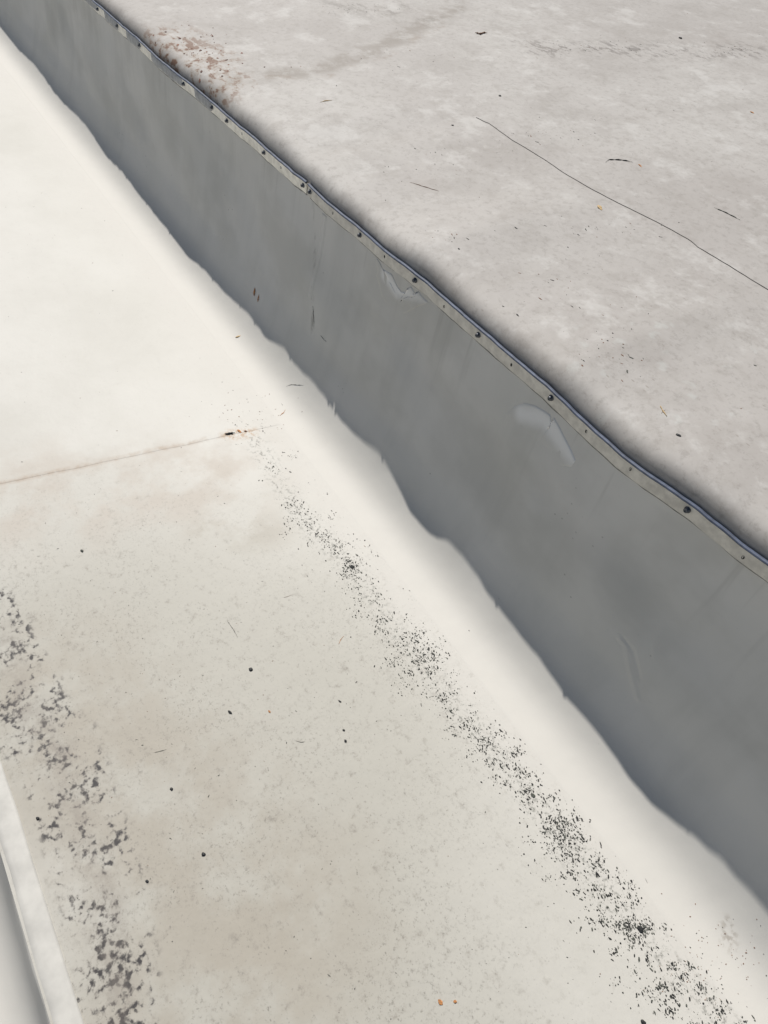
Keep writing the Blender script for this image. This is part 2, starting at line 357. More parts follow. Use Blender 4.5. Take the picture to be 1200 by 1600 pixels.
_y = np.interp(_x, EDGE[:, 0], EDGE[:, 1]); _z = np.interp(_x, EDGE[:, 0], EDGE[:, 2])
_out = ((_x < -3.5) | (_x > .2)).astype(float)
_y = _y + _out * 0.004 * np.sin(_x * 9); _z = _z + _out * 0.004 * np.sin(_x * 12 + 1)
_y = smooth1(_y, 2); _z = smooth1(_z, 2)
_y = _y + .0011 * vnoise(_x * 31, _x * 0, 41); _z = _z + .0008 * vnoise(_x * 37, _x * 0, 42)
def ytop(x): return np.interp(x, _x, _y)
def ztop(x): return np.interp(x, _x, _z)

BULGE = []
def wall_pt(x, t):
    """t 0..1 from the foot to just under the lip"""
    s = t * _s[-1]
    y = np.interp(s, _s, _py); z = np.interp(s, _s, _pz)
    k = np.clip((z - 0.10) / 0.46, 0, 1); k = k * k * (3 - 2 * k)
    y = y + k * (ytop(x) + 0.009 - .945); z = z + k * (ztop(x) - 0.004 - .56)
    b = 0.0050 * vnoise(x * 3.1, z * 4.0, 3) + 0.0024 * vnoise(x * 9, z * 7, 5) + 0.0032 * vnoise(x * 5 + z * 7, z * 4 - x * 2, 15)
    y = y - b * np.sin(np.clip((z - .12) / .44, 0, 1) * np.pi) ** 0.7
    for (bx, _b, bz), rx, rz, k_ in BULGE:
        r = np.sqrt(((x - bx) / rx) ** 2 + ((z - bz) / rz) ** 2)
        wgt = np.clip((1.55 - r) / .95, 0, 1); wgt = wgt * wgt * (3 - 2 * wgt)
        dd = ztop(x) - z
        plane = ytop(x - .70 * dd) - .21 * dd
        y = y - wgt * (y - (plane - k_ * np.clip(bz + rz * .8 - z, -.01, 9) * .8))
    return y, z

# ------------------------------------------------------------------ structure
surfaces = []
# lower channel floor
def floor_z(x, y): return 0.0016 * vnoise(x * 2.2, y * 2.7, 9) * np.clip((.66 - y) / .2, 0, 1) * np.clip((y + .2) / .15, 0, 1)
xs = graded(-40, 14, (-3.2, .8), .025, 1.15); ys = np.concatenate([np.linspace(-.287, .745, 44)])
X, Y = np.meshgrid(xs, ys, indexing='ij')
V = np.stack([X, Y, floor_z(X, Y)], -1).reshape(-1, 3)
o = mesh_obj('lower_roof', V, grid(len(xs), len(ys)), M_floor); tag(o, kind='structure'); surfaces.append(o)

# lapped sheet covering the far part of the channel floor (its edge is the cross seam)
sA = on_plane(0, 757); sB = on_plane(366, 679); dirv = (sB - sA) / (sB[1] - sA[1])
vs = np.linspace(-.235, .7125, 92); us = np.concatenate([[0, .0006, .004], graded(.012, 38, (.012, 2.5), .03, 1.15)])
U, VV = np.meshgrid(us, vs, indexing='ij')
edgex = sA[0] + dirv[0] * (VV - sA[1]) + 0.0022 * vnoise(VV * 14, VV * 0, 4)
Xs = edgex - U; th = np.where(U < .0003, -.0004, np.where(U < .001, .0001, .0003))
V = np.stack([Xs, VV, floor_z(Xs, VV) + th * np.clip((.709 - VV) / .01, -1, 1)], -1).reshape(-1, 3)
o = mesh_obj('roof_sheet', V, grid(len(us), len(vs))[:, ::-1], M_floor); tag(o, kind='structure'); surfaces.append(o)

# upper roof, rolling over the edge down behind the bar
xs = graded(-45, 20, (-4.4, .7), .02, 1.15)
roll = [(.0085, -.012), (.0086, -.003), (.0091, .004), (.0103, .010), (.0125, .0165), (.016, .0230), (.021, .0290), (.0282, .0345), (.0375, .0388), (.050, .0422), (.067, .0446), (.09, .0462), (.13, .0475)]
far_y = graded(.16, 50, (.16, 2.4), .05, 1.15)
rows = []
for dy, dz in roll: rows.append(np.stack([xs, ytop(xs) + dy + np.clip(dz, 0, .03) * .10 * vnoise(xs * 6, xs * 0, 8), ztop(xs) + dz * (1 + .12 * vnoise(xs * 5, xs * 0 + 3, 2))], -1))
zr = rows[-1][:, 2]; yr = rows[-1][:, 1]
for d in far_y:
    a = min(1, (d - .13) / .6); a = a * a * (3 - 2 * a)
    und = 0.004 * vnoise(xs * 1.3, xs * 0 + d * 1.5, 6) * a
    rows.append(np.stack([xs, yr + d - .13, zr * (1 - a) + ZU * a + und], -1))
V = np.stack(rows, 1).reshape(-1, 3)
o = mesh_obj('upper_roof', V, grid(len(xs), len(rows)), M_upper); tag(o, kind='structure'); surfaces.append(o)

# lower ledge beyond the left-hand drop
xs = graded(-40, 14, (-2, .8), .03, 1.15)
lp = np.array([(-.2895, -.011), (-.2925, -.020), (-.300, -.05), (-.3115, -.10), (-.334, -.20), (-.3525, -.275), (-.365, -.315), (-.383, -.348), (-.408, -.373), (-.442, -.390), (-.486, -.398), (-.55, -.401), (-.65, -.403), (-1.2, -.403), (-3, -.403), (-12, -.403), (-40, -.403)])
def lipy(x): return 0.0035 * vnoise(x * 5 + 2.1, x * 0, 12) + .0015 * vnoise(x * 17, x * 0, 13)
rows = [np.stack([xs, np.full_like(xs, y) + lipy(xs) * (1 if z > -.25 else 0.3), np.full_like(xs, z)], -1) for y, z in lp]
V = np.stack(rows, 1).reshape(-1, 3)
o = mesh_obj('lower_ledge', V, grid(len(xs), len(lp))[:, ::-1], M_flash); tag(o, kind='structure'); surfaces.append(o)
# edge strip welded along the drop
sp = [(-.2405, -.0003), (-.2408, .0016), (-.246, .0026), (-.262, .0024), (-.272, .0030), (-.279, .0018), (-.2845, -.0012), (-.2885, -.0055), (-.2912, -.011), (-.2925, -.018)]
rows = [np.stack([xs, np.full_like(xs, y) + (lipy(xs) if y < -.28 else .0012 * vnoise(xs * 8, xs * 0, 3) * (y > -.245)), np.full_like(xs, z)], -1) for y, z in sp]
V = np.stack(rows, 1).reshape(-1, 3)
o = mesh_obj('edge_strip', V, grid(len(xs), len(sp))[:, ::-1], M_edge)
tag(o, 'clean pale membrane strip along the rounded drop at the bottom left of the photo', 'edge strip'); surfaces.append(o)

# upright wall: one white sheet from the bar down over the cove to a welded lap on the floor
xs = graded(-40, 14, (-4.4, .7), .008, 1.15); ts = np.linspace(0, 1, 130)
wx, wt = np.meshgrid(xs, ts, indexing='ij')
wy, wz = wall_pt(wx, wt)
# lap edge on the floor
lap = [(-.0030, -.0004), (-.001, -.0001), (.002, .0003)]
ye = .7085 + .0016 * vnoise(xs * 6, xs * 0, 21)
pre = [np.stack([xs, ye + a, np.full_like(xs, b)], -1) for a, b in lap]
wz = wz + .0005
V = np.concatenate([np.stack(pre, 1), np.stack([wx, wy, wz], -1)], 1)
nv = V.shape[1]
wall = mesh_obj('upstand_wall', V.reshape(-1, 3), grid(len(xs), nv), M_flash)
tag(wall, 'tall shaded upright roof step wrapped in loose white membrane, curving out onto the channel floor', 'wall'); surfaces.append(wall)

# ------------------------------------------------------------------ ray placement on the built surfaces
trees = []
for o in surfaces:
    me = o.data
    trees.append((o, BVHTree.FromPolygons([o.matrix_world @ v.co for v in me.vertices], [tuple(p.vertices) for p in me.polygons])))
def cast(org, d):
    best = None
    for o, t in trees:
        h = t.ray_cast(Vector(org), Vector(d))
        if h[0] is not None and (best is None or h[3] < best[2]): best = (h[0], h[1], h[3], o)
    return best
def at(px, py):
    h = cast(CAM, ray(px, py)); nrm = h[1] if h[1].dot(Vector(ray(px, py))) < 0 else -h[1]
    return h[0], nrm, h[3]
def drop(x, y):
    h = cast((x, y, 3), (0, 0, -1)); nrm = h[1] if h[1].z > 0 else -h[1]
    return h[0], nrm
def frame(nrm, ang):
    z = nrm.normalized(); a = Vector((1, 0, 0)); x = (a - z * a.dot(z)).normalized(); y = z.cross(x)
    u = x * math.cos(ang) + y * math.sin(ang); v = z.cross(u)
    return u, v, z

# vertical lap joint in the upright sheet
def strip_on_wall(name, x0, wid, t0, t1, parent, mat, off=.0012):
    tt = np.linspace(t0, t1, 50); r = []
    for dx, oo in ((-wid, -.0006), (-wid + .0005, off), (wid - .002, off), (wid, -.0006)):
        xx = x0 + dx + .0015 * np.sin(tt * 9); y, z = wall_pt(xx, tt)
        r.append(np.stack([xx, y - oo * .8, z + oo * .6], -1))
    return mesh_obj(name, np.stack(r, 0).reshape(-1, 3), grid(4, len(tt)), mat, parent)

# ------------------------------------------------------------------ termination bars
def bar_rows(prof, xs, mat, name, parent=None):
    rows = [np.stack([xs, ytop(xs) + a, ztop(xs) + b], -1) for a, b in prof]
    rows.append(rows[0])
    V = np.stack(rows, 1).reshape(-1, 3); F_ = grid(len(xs), len(rows)).tolist()
    n = len(rows)
    F_.append(list(range(n - 1))[::-1]); F_.append([(len(xs) - 1) * n + i for i in range(n - 1)])
    return mesh_obj(name, V, F_, mat, parent, smooth=False)
def screw_mesh():
    """pan head with a hexagonal socket washer, axis +Z"""
    vs, fs = [], []; N = 20
    rings = [(.0064, -.001), (.0064, .0012), (.0060, .0018), (.0049, .0022), (.0048, .0048), (.0042, .0064), (.0027, .0072), (.0022, .0072), (.0019, .0052)]
    for r, z in rings:
        for i in range(N): vs.append((r * math.cos(i * 2 * math.pi / N), r * math.sin(i * 2 * math.pi / N), z))
    for k in range(len(rings) - 1):
        for i in range(N): fs.append((k * N + i, k * N + (i + 1) % N, (k + 1) * N + (i + 1) % N, (k + 1) * N + i))
    fs.append(tuple((len(rings) - 1) * N + i for i in range(N)))
    me = bpy.data.meshes.new('screw'); me.from_pydata(vs, [], fs); me.materials.append(M_screw)
    me.polygons.foreach_set('use_smooth', [True] * len(fs)); return me
SCREW = screw_mesh()
def hole_mesh():
    vs, fs = [], []; N = 14
    for r, z in ((1.0, .0003), (.80, .0004), (.78, -.0002)):
        for i in range(N): vs.append((.0026 * r * math.cos(i * 2 * math.pi / N), .0040 * r * math.sin(i * 2 * math.pi / N), z))
    for k in range(2):
        for i in range(N): fs.append((k * N + i, k * N + (i + 1) % N, (k + 1) * N + (i + 1) % N, (k + 1) * N + i))
    fs.append(tuple(2 * N + i for i in range(N)))
    me = bpy.data.meshes.new('slot_hole'); me.from_pydata(vs, [], fs); me.materials.append(M_hole); return me
HOLE = hole_mesh()
FACE = .0015       # y offset of the bar's front face behind the lip line
BAR_H = .029
def x_on_bar(px, py):
    # where a pixel's ray meets the bar's face
    r = ray(px, py); t = (.945 - CAM[1]) / r[1]
    for _ in range(6):
        x = CAM[0] + r[0] * t; t = (float(ytop(x)) + FACE - CAM[1]) / r[1]
    p = CAM + r * t; return p[0], p[2]
def fix_to_bar(bar, mesh, name, px, py, origin, rot=None):
    x, z = x_on_bar(px, py); z = float(ztop(x)) - .0165 if name == 'screw' else z
    y = float(ytop(x)) + FACE - (.0002 if name == 'screw' else .0002)
    o = bpy.data.objects.new(name, mesh); link(o, bar)
    o.location = (x - origin[0], y - origin[1], z - origin[2])
    o.rotation_euler = (R_(90), rot if rot is not None else 0, 0)
    return o
def make_bar(x0, x1, label, screws, holes, strip):
    org = ((max(x0, -4) + min(x1, .6)) / 2, .945, .56)
    e = bpy.data.objects.new('termination_bar', None); link(e); e.location = org
    e.empty_display_size = .05
    tag(e, label, 'metal bar', 'metal bars clamping the top of the membrane')
    xs = np.arange(x0, x1 + 1e-6, .01) if x0 > -5 else np.concatenate([np.linspace(x0, -5, 60), np.arange(-4.99, x1, .01)])
    if x1 > 2: xs = np.concatenate([np.arange(x0, 1.0, .01), np.linspace(1.0, x1, 60)])
    face = [(FACE, -.0055), (FACE, -.0055 - BAR_H + .001), (FACE + .001, -.0055 - BAR_H), (FACE + .004, -.0055 - BAR_H), (FACE + .004, -.0045)]
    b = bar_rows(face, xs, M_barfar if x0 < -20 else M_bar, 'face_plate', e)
    lip = [(FACE + .0002, -.0062), (-.0012, -.0015), (0, 0), (.0022, .0006), (.0052, .0004), (.0052, -.0042)]
    l = bar_rows(lip, xs, M_lip, 'upper_rim', e)
    st = []
    for q in (b, l):
        q.data.transform(Matrix.Translation(Vector(org)) .inverted())
    if strip:
        s0, s1 = strip
        xx = np.arange(s0, s1, .006)
        wdt = .0035 + .003 * vnoise(xx * 12, xx * 0, 31) + .002 * vnoise(xx * 40, xx * 0, 33); wdt = np.clip(wdt, .0004, .01)
        rows = []
        for dy, k in ((FACE + .0006, 0), (FACE + .0012, .5), (FACE + .0045, 1.0)):
            rows.append(np.stack([xx, ytop(xx) + dy, ztop(xx) - .0055 - BAR_H - wdt * k + (.0012 if k == 0 else 0)], -1))
        s = mesh_obj('mastic_bead', np.stack(rows, 1).reshape(-1, 3), grid(len(xx), 3), M_strip, e)
        s.data.transform(Matrix.Translation(Vector(org)).inverted())
    for i, (px, py) in enumerate(screws): fix_to_bar(e, SCREW, 'screw', px, py, org, i * .7)
    for px, py in holes: fix_to_bar(e, HOLE, 'slot_hole', px, py, org)
    return e
xj, _ = x_on_bar(481, 297)
make_bar(-40, xj - .001, 'farther grey metal bar, half hidden under sealant smears near the rust stain',
         [(152, 8), (184, 42), (219, 73), (287, 128), (332, 170), (355, 188), (413, 237), (474, 291)], [(378, 209), (439, 262)], (-4.4, xj - .01))
make_bar(xj + .002, 12, 'nearer bare aluminium bar running to the right edge of the photo',
         [(485, 301), (563, 366), (649, 437), (748, 523), (862, 620), (1074, 797)],
         [(520, 333), (601, 401), (694, 479), (799, 570), (916, 674), (985, 733), (1161, 871)], (xj + .01, 1.0))

# sealant smears over the far bar
def smear(x0, x1, low, label, seed):
    xx = np.linspace(x0, x1, 26); rows = []
    q = np.linspace(0, 1, 26); env = np.clip(np.minimum(q, 1 - q) * 9, 0, 1) ** .6
    for k in np.linspace(0, 1, 9):
        dz = -.004 - k * (BAR_H + low * (0.6 + .4 * vnoise(xx * 25, xx * 0, seed))) * (.86 + .14 * env)
        th = .0028 * np.sin(np.pi * min(max(k, .02), .98)) ** .4 * env + .0004 * vnoise(xx * 60, xx * 0 + k * 6, seed)
        rows.append(np.stack([xx, ytop(xx) + FACE - th + (.004 if k > .9 else 0), ztop(xx) + dz], -1))
    org = (float((x0 + x1) / 2), float(ytop((x0 + x1) / 2)), float(ztop((x0 + x1) / 2)))
    o = mesh_obj('sealant_smear', np.stack(rows, 1).reshape(-1, 3), grid(len(xx), 9), M_smear, origin=org)
    return tag(o, label, 'sealant', 'sealant smears across the far metal bar')
def xb(px, py): return x_on_bar(px, py)[0]
smear(-5.2, xb(152, 10), .004, 'grey sealant over the metal bar at the very top edge of the photo', 1)
smear(xb(163, 22), xb(184, 40), .005, 'short grey sealant smear on the far metal bar, first one in from the top edge', 2)
smear(xb(197, 52), xb(219, 72), .006, 'grey sealant smear on the metal bar, left of the rust stain', 3)
smear(xb(236, 88), xb(285, 127), .004, 'long grey sealant smear on the metal bar directly beside the rust stain', 4)
smear(xb(304, 145), xb(331, 168), .007, 'last grey sealant smear before the metal bar runs bare, below the rust stain', 5)

# ------------------------------------------------------------------ thin line lying on the upper roof
def tube(pts, rad, seg=6):
    pts = [Vector(p) for p in pts]; vs, fs = [], []
    for i, p in enumerate(pts):
        t = (pts[min(i + 1, len(pts) - 1)] - pts[max(i - 1, 0)]).normalized()
        u = t.cross(Vector((0, 0, 1))); u = u.normalized() if u.length > 1e-4 else Vector((1, 0, 0)); v = u.cross(t)
        r = rad(i / (len(pts) - 1)) if callable(rad) else rad
        for k in range(seg):
            a = 2 * math.pi * k / seg; vs.append(p + u * (r * math.cos(a)) + v * (r * math.sin(a)))
    for i in range(len(pts) - 1):
        for k in range(seg): fs.append((i * seg + k, i * seg + (k + 1) % seg, (i + 1) * seg + (k + 1) % seg, (i + 1) * seg + k))
    fs.append(tuple(range(seg))[::-1]); fs.append(tuple((len(pts) - 1) * seg + k for k in range(seg)))
    return [tuple(v) for v in vs], fs
def polyline(px_pts, step=6, wob=.3):
    out = []
    for (a, b), (c, d) in zip(px_pts[:-1], px_pts[1:]):
        n = max(2, int(math.hypot(c - a, d - b) / step))
        for i in range(n): out.append((a + (c - a) * i / n + random.uniform(-wob, wob), b + (d - b) * i / n + random.uniform(-wob, wob)))
    out.append(px_pts[-1]); return out
def rod(name, px_pts, rad, mat, label, cat, group=None, step=5, wob=.25, lift=0.7):
    pts = []; base = rad; rad = (lambda q: base(q) * (.62 + .3 * math.sin(q * 23 + len(label)))) if callable(base) else base
    for q in polyline(px_pts, step, wob):
        p, nn, _ = at(*q); r = rad(.5) if callable(rad) else rad
        pts.append(p + nn * (r * lift))
    vs, fs = tube(pts, rad); org = pts[len(pts) // 2]
    o = mesh_obj(name, vs, fs, mat, origin=tuple(org)); return tag(o, label, cat, group)
M_wire = mat_plain('dark_grey_wire', (0.085, 0.08, 0.075), 0.7, 0, 0.5, 60)
rod('wire', [(744, 184), (756, 190), (764, 193), (800, 219), (850, 249), (880, 270), (930, 299), (975, 322), (1030, 349), (1068, 370), (1080, 377), (1090, 386), (1130, 410), (1180, 441), (1225, 468), (1290, 508)],
    .0009, M_wire, 'long thin dark wire lying across the upper roof with a slight kink', 'wire', step=9)

# ------------------------------------------------------------------ bits: chips, twigs, leaves
def chip(p, nrm, size, asp, ang, hgt, vs, fs, ids, mi, N=5):
    u, v, z = frame(nrm, ang); b = len(vs)
    a0 = random.random() * 6.28
    ring = []
    for i in range(N):
        a = a0 + i * 2 * math.pi / N + random.uniform(-.35, .35); r = random.uniform(.6, 1.15)
        ring.append((math.cos(a) * r * size * asp, math.sin(a) * r * size))
    for x, y in ring: vs.append(tuple(p + u * x + v * y - z * .0004))
    for x, y in ring: vs.append(tuple(p + u * x * .75 + v * y * .75 + z * hgt * random.uniform(.6, 1.2)))
    for i in range(N): fs.append((b + i, b + (i + 1) % N, b + N + (i + 1) % N, b + N + i)); ids.append(mi)
    fs.append(tuple(b + N + i for i in range(N))); ids.append(mi)
def stuff(name, items, mats, label, cat):
    vs, fs, ids = [], [], []
    for (p, nrm, size, asp, ang, hgt, mi) in items: chip(p, nrm, size, asp, ang, hgt, vs, fs, ids, mi)
    o = mesh_obj(name, vs, fs, mats, smooth=False, idx=ids)
    tag(o, label, cat, kind='stuff'); return o
BAND = [(385,665,14,12),(430,735,16,34),(465,800,19,120),(488,822,16,60),(515,845,20,110),(530,868,16,60),(549,886,9,150),(560,900,26,80),(578,935,24,60),(602,965,20,90),
 (640,1000,24,140),(660,1030,26,230),(650,1045,20,120),(700,1060,24,90),(700,1100,16,60),(735,1138,20,150),(775,1172,22,170),(800,1210,22,190),(832,1240,13,130),
 (868,1290,22,230),(880,1310,25,180),(910,1335,26,210),(930,1385,28,130),(970,1415,30,190),(1000,1452,14,190),(960,1445,24,80),(990,1500,36,110),(1055,1525,30,130),
 (1045,1555,22,100),(1110,1570,34,190),(1150,1600,34,140),(1090,1490,18,30),(1200,1660,40,150)]
items = []
for (bx, by, sg, cnt) in BAND:
    ncl = max(2, cnt // 13)
    cl = [(random.gauss(bx, sg * .85), random.gauss(by, sg * .85)) for _ in range(ncl)]
    for i in range(int(cnt * 1.65)):
        if random.random() < .80:
            c = random.choice(cl); px, py = random.gauss(c[0], 5.5), random.gauss(c[1], 4.5)
        else: px, py = random.gauss(bx, sg * 1.35), random.gauss(by, sg * 1.35)
        p, nn, _ = at(px, py)
        if p.y > .688 + .03 * random.random() and random.random() < .93: continue
        s = .0005 + .0018 * random.random() ** 2.4
        items.append((p, nn, s, random.choice((1, 1.2, 1.8, 2.6)), random.uniform(-.9, .5), s * .5, random.choice((0, 0, 0, 0, 1, 1))))
stuff('dark_grit', items, [M_dark, M_mid], 'black grit and leaf crumbs washed into a line along the foot of the wall', 'debris')
items = []
for _ in range(1500):
    x = random.uniform(-3.4, .55); y = random.uniform(-.2, .70)
    if x < -1.5 and random.random() < .8: continue
    p, nn = drop(x, y); s = .0004 + .0009 * random.random() ** 2.5
    items.append((p, nn, s, random.choice((1, 1.3, 2.4, 3.5)), random.uniform(0, 6.3), s * .5, random.choice((0, 0, 1, 1, 1, 2))))
for _ in range(110):
    px, py = random.gauss(1110, 45), random.gauss(1500, 35)
    p, nn, _q = at(px, py); s = .0006 + .0008 * random.random()
    items.append((p, nn, s, 1.4, random.uniform(0, 6.3), s * .5, random.choice((1, 2, 2))))
for _ in range(60):
    px, py = random.gauss(400, 34), random.gauss(648, 22)
    p, nn, _q = at(px, py); s = .0006 + .0012 * random.random()
    items.append((p, nn, s, 1.5, random.uniform(0, 6.3), s * .5, random.choice((0, 2, 2))))
stuff('fine_specks', items, [M_dark, M_mid, M_brown], 'fine dark specks scattered over the channel floor', 'debris')
items = []
for _ in range(1100):
    x = random.uniform(-6, 1.2); y = random.uniform(1.02, 5)
    k = vnoise(np.array(x * 2.5), np.array(y * 2.5), 17)
    if k < random.uniform(-.6, .5): continue
    p, nn = drop(x, y); s = .0007 + .0016 * random.random() ** 2.5
    items.append((p, nn, s, random.choice((1.3, 2, 3.5)), random.uniform(-.9, .7), s * .3, random.choice((0, 1, 1, 1, 2, 2))))
for px0, py0, n_, sx, sy in ((930, 355, 26, 60, 8), (870, 210, 30, 50, 12), (655, 260, 20, 40, 25), (1130, 76, 70, 60, 8), (940, 72, 60, 60, 7), (880, 460, 30, 40, 40), (960, 545, 34, 30, 25), (560, 12, 60, 35, 9), (620, 90, 20, 40, 20), (700, 370, 14, 16, 5)):
    for _ in range(n_):
        p, nn, _q = at(random.gauss(px0, sx), max(-20, random.gauss(py0, sy)))
        s = .0008 + .0016 * random.random() ** 2
        if p.y > 1.0: items.append((p, nn, s, random.choice((1.3, 2, 3.5)), random.uniform(-.6, .5), s * .3, random.choice((0, 1, 1, 2))))
stuff('roof_specks', items, [M_dark, M_mid, M_brown], 'tiny dark flecks scattered over the dusty upper roof', 'debris')
# rusty dots beside the rust stain
items = []
for px, py, s in ((314,58,.006),(332,57,.007),(378,83,.010),(313,79,.009),(324,97,.008),(340,91,.008),(354,94,.009),(357,101,.006),(379,99,.006),(356,111,.005),(347,119,.007),(344,110,.005),
                  (323,81,.005),(332,83,.005),(281,60,.010),(278,70,.008),(300,76,.006),(288,84,.006),(315,112,.010),(312,126,.009),(240,55,.006),(243,67,.006),(259,50,.007),(292,86,.005),(413,105,.006),(455,105,.003),(470,104,.003)):
    p, nn, _q = at(px, py); items.append((p, nn, s * .72, 1.5, random.uniform(-.7, -.2), .001, random.choice((0, 0, 1))))
for _ in range(130):
    p, nn, _q = at(random.gauss(300, 34), random.gauss(88, 20))
    if p.y > 1.0: items.append((p, nn, .001 + .0028 * random.random() ** 2, 1.8, random.uniform(-.9, .2), .0006, random.choice((0, 1, 1))))
M_rustdark = mat_plain('dark_red_brown_crust', (0.085, 0.04, 0.03), 0.85, 0, 0.4, 120)
M_rustmid = mat_plain('red_brown_crust', (0.21, 0.10, 0.07), 0.85, 0, 0.4, 120)
stuff('rust_crumbs', items, [M_rustdark, M_rustmid], 'reddish brown crumbs spattered beside the far bar', 'debris')

def pebble(px, py, size, label, mat=None, asp=1.3, ang=.3, hf=.55, group=None, name='pebble', cat='pebble'):
    size *= .78
    import bmesh
    p, nn, _q = at(px, py); u, v, z = frame(nn, ang)
    bm = bmesh.new(); bmesh.ops.create_icosphere(bm, subdivisions=3, radius=1)
    sd = random.random() * 50
    for vt in bm.verts:
        c = vt.co; k = 1 + .22 * float(vnoise(np.array(c.x * 1.7 + sd), np.array(c.y * 1.7 + c.z * 1.3), 3)) + .08 * float(vnoise(np.array(c.x * 5 + sd), np.array(c.y * 5 - c.z * 4), 5))
        q = c * k; vt.co = u * (q.x * size * asp) + v * (q.y * size) + z * (q.z * size * hf + size * hf * .7)
    me = bpy.data.meshes.new(name); bm.to_mesh(me); bm.free(); me.materials.append(mat or M_black)
    me.polygons.foreach_set('use_smooth', [True] * len(me.polygons))
    o = bpy.data.objects.new(name, me); link(o); o.location = p
    return tag(o, label, cat, group)
G = 'dark pebbles and seeds on the channel floor'
pebble(392, 1046, .0047, 'glossy black pebble alone in the middle of the channel floor, highest of the large ones', group=G)
pebble(318, 1335, .0043, 'round black pebble low in the channel, on a brownish patch nearer the bottom edge', group=G, asp=1.1)
pebble(540, 1158, .0033, 'small angular black pebble, lower of a close pair near the grit line', group=G)
pebble(537, 1141, .0027, 'small round black pebble, upper of a close pair near the grit line', group=G)
pebble(531, 1096, .0024, 'thin flat black seed just above the close pair of pebbles', group=G, asp=2.1)
pebble(268, 1233, .0034, 'blurred dark pebble at left centre, beside the smeared dirt', group=G)
pebble(59, 1279, .0034, 'small dark pebble between the smeared dirt and the pale edge strip', group=G)
pebble(230, 1377, .0032, 'grey black pebble just right of the smeared dirt', group=G)
pebble(128, 861, .0036, 'lone grey speck on the plain floor below the cross seam', group=G, mat=M_mid, asp=1.8)
pebble(359, 1113, .0033, 'flat dark seed below and left of the glossy black pebble', group=G, asp=2.2, mat=M_dark)
pebble(1005, 1738 - 140, .0048, 'black lump cut by the bottom edge of the photo', group=G)
pebble(741, 1083, .0022, 'tiny black bead on the clean white membrane beside the grit line', group=G, asp=1)
pebble(1060, 680, .0034, 'flat black seed on the upper roof near the right end of the bar', asp=1.9, hf=.4, name='seed', cat='seed')
pebble(781, 150, .0045, 'black speck on the upper roof above the start of the wire', name='seed', cat='seed')
pebble(1063, 60, .0062, 'black lump on the upper roof near the top right', asp=1.6, name='seed', cat='seed')
pebble(707, 196, .0034, 'black seed left of where the wire starts', asp=1.4, name='seed', cat='seed')
pebble(717, 389, .0022, 'round black dot on the upper roof just above the bar', name='seed', cat='seed')
pebble(1000, 1452, .0058, 'large soggy black clump inside the grit line near the bottom right', mat=M_dark, asp=1.5, hf=.35, name='dirt_clump', cat='dirt clump')
pebble(550, 886, .0060, 'soft black clump inside the upper part of the grit line', mat=M_dark, asp=1.1, hf=.3, name='dirt_clump', cat='dirt clump')
pebble(833, 1243, .0045, 'greenish black clump halfway along the grit line', mat=M_mid, asp=1.5, hf=.3, name='dirt_clump', cat='dirt clump')
tp = lambda r: (lambda q: r * (1 - .75 * abs(2 * q - 1) ** 2))
GT = 'twigs and dry stalks on the roofs'
rod('twig', [(946, 254), (951, 250), (960, 250), (975, 251), (988, 254)], tp(.0022), M_dark, 'curved dark twig on the upper roof, right of the wire', 'twig', GT, 3)
rod('twig', [(443, 934), (450, 932), (457, 929)], tp(.0009), M_brown, 'short straight brown twig above the middle of the channel', 'twig', GT, 3)
rod('twig', [(529, 1007), (532, 1000), (537, 994)], tp(.0009), M_rust, 'thin reddish curved stalk left of the grit line', 'twig', GT, 2)
rod('twig', [(241, 1176), (250, 1174), (260, 1171)], tp(.0010), M_mid, 'faint grey twig lying near the smeared dirt on the left', 'twig', GT, 3)
rod('twig', [(355, 970), (365, 984), (371, 996)], tp(.0009), M_mid, 'faint slanting grey stalk above the glossy black pebble', 'twig', GT, 3)
rod('twig', [(462, 1158), (470, 1160), (476, 1159)], tp(.0007), M_dark, 'hair thin dark stalk left of the close pair of pebbles', 'twig', GT, 3)
rod('twig', [(1116, 325), (1135, 333), (1156, 344)], tp(.0018), M_mid, 'slim grey twig at the right of the upper roof below the curved one', 'twig', GT, 4)
rod('twig', [(500, 160), (508, 158), (519, 157)], tp(.0024), M_straw, 'yellow straw on the upper roof near the far dried puddle', 'twig', GT, 3)
rod('twig', [(640, 285), (660, 291), (686, 299)], tp(.0012), M_brown, 'long thin pinkish brown stalk on the upper roof left of the wire', 'twig', GT, 5)
rod('twig', [(1031, 634), (1036, 643), (1042, 651)], tp(.0017), M_straw, 'tan stalk with a forked tip on the upper roof near the right', 'twig', GT, 3)
rod('twig', [(1033, 646), (1036, 643), (1040, 640)], tp(.0010), M_brown, 'tiny brown stalk crossing the tan forked one', 'twig', GT, 2)
rod('twig', [(742, 52), (750, 54), (757, 52), (761, 53)], tp(.0045), M_brown, 'dark curled twig near the top of the upper roof', 'twig', GT, 2)
rod('twig', [(351, 679), (358, 678), (367, 677)], tp(.0042), M_black, 'stubby black twig lying on the cross seam', 'twig', GT, 2)
rod('twig', [(437, 650), (443, 645), (446, 640)], tp(.0016), M_rust, 'rusty sliver on the curved foot of the wall above the seam end', 'twig', GT, 2)
rod('twig', [(489, 478), (490, 490), (491, 506)], tp(.0011), M_dark, 'thin black vertical sliver stuck on the shaded wall', 'twig', GT, 3)
rod('twig', [(501, 524), (507, 531), (510, 534)], tp(.0010), M_mid, 'short grey sliver on the shaded wall near the vertical joint', 'twig', GT, 3)
rod('twig', [(447, 604), (455, 601), (474, 602)], tp(.0009), M_mid, 'thin dark hair on the cove just below the shadow edge', 'twig', GT, 3)
rod('twig', [(1008, 1372), (1012, 1380)], tp(.0006), M_dark, 'tiny black hair beside the lower grit line', 'twig', GT, 3)
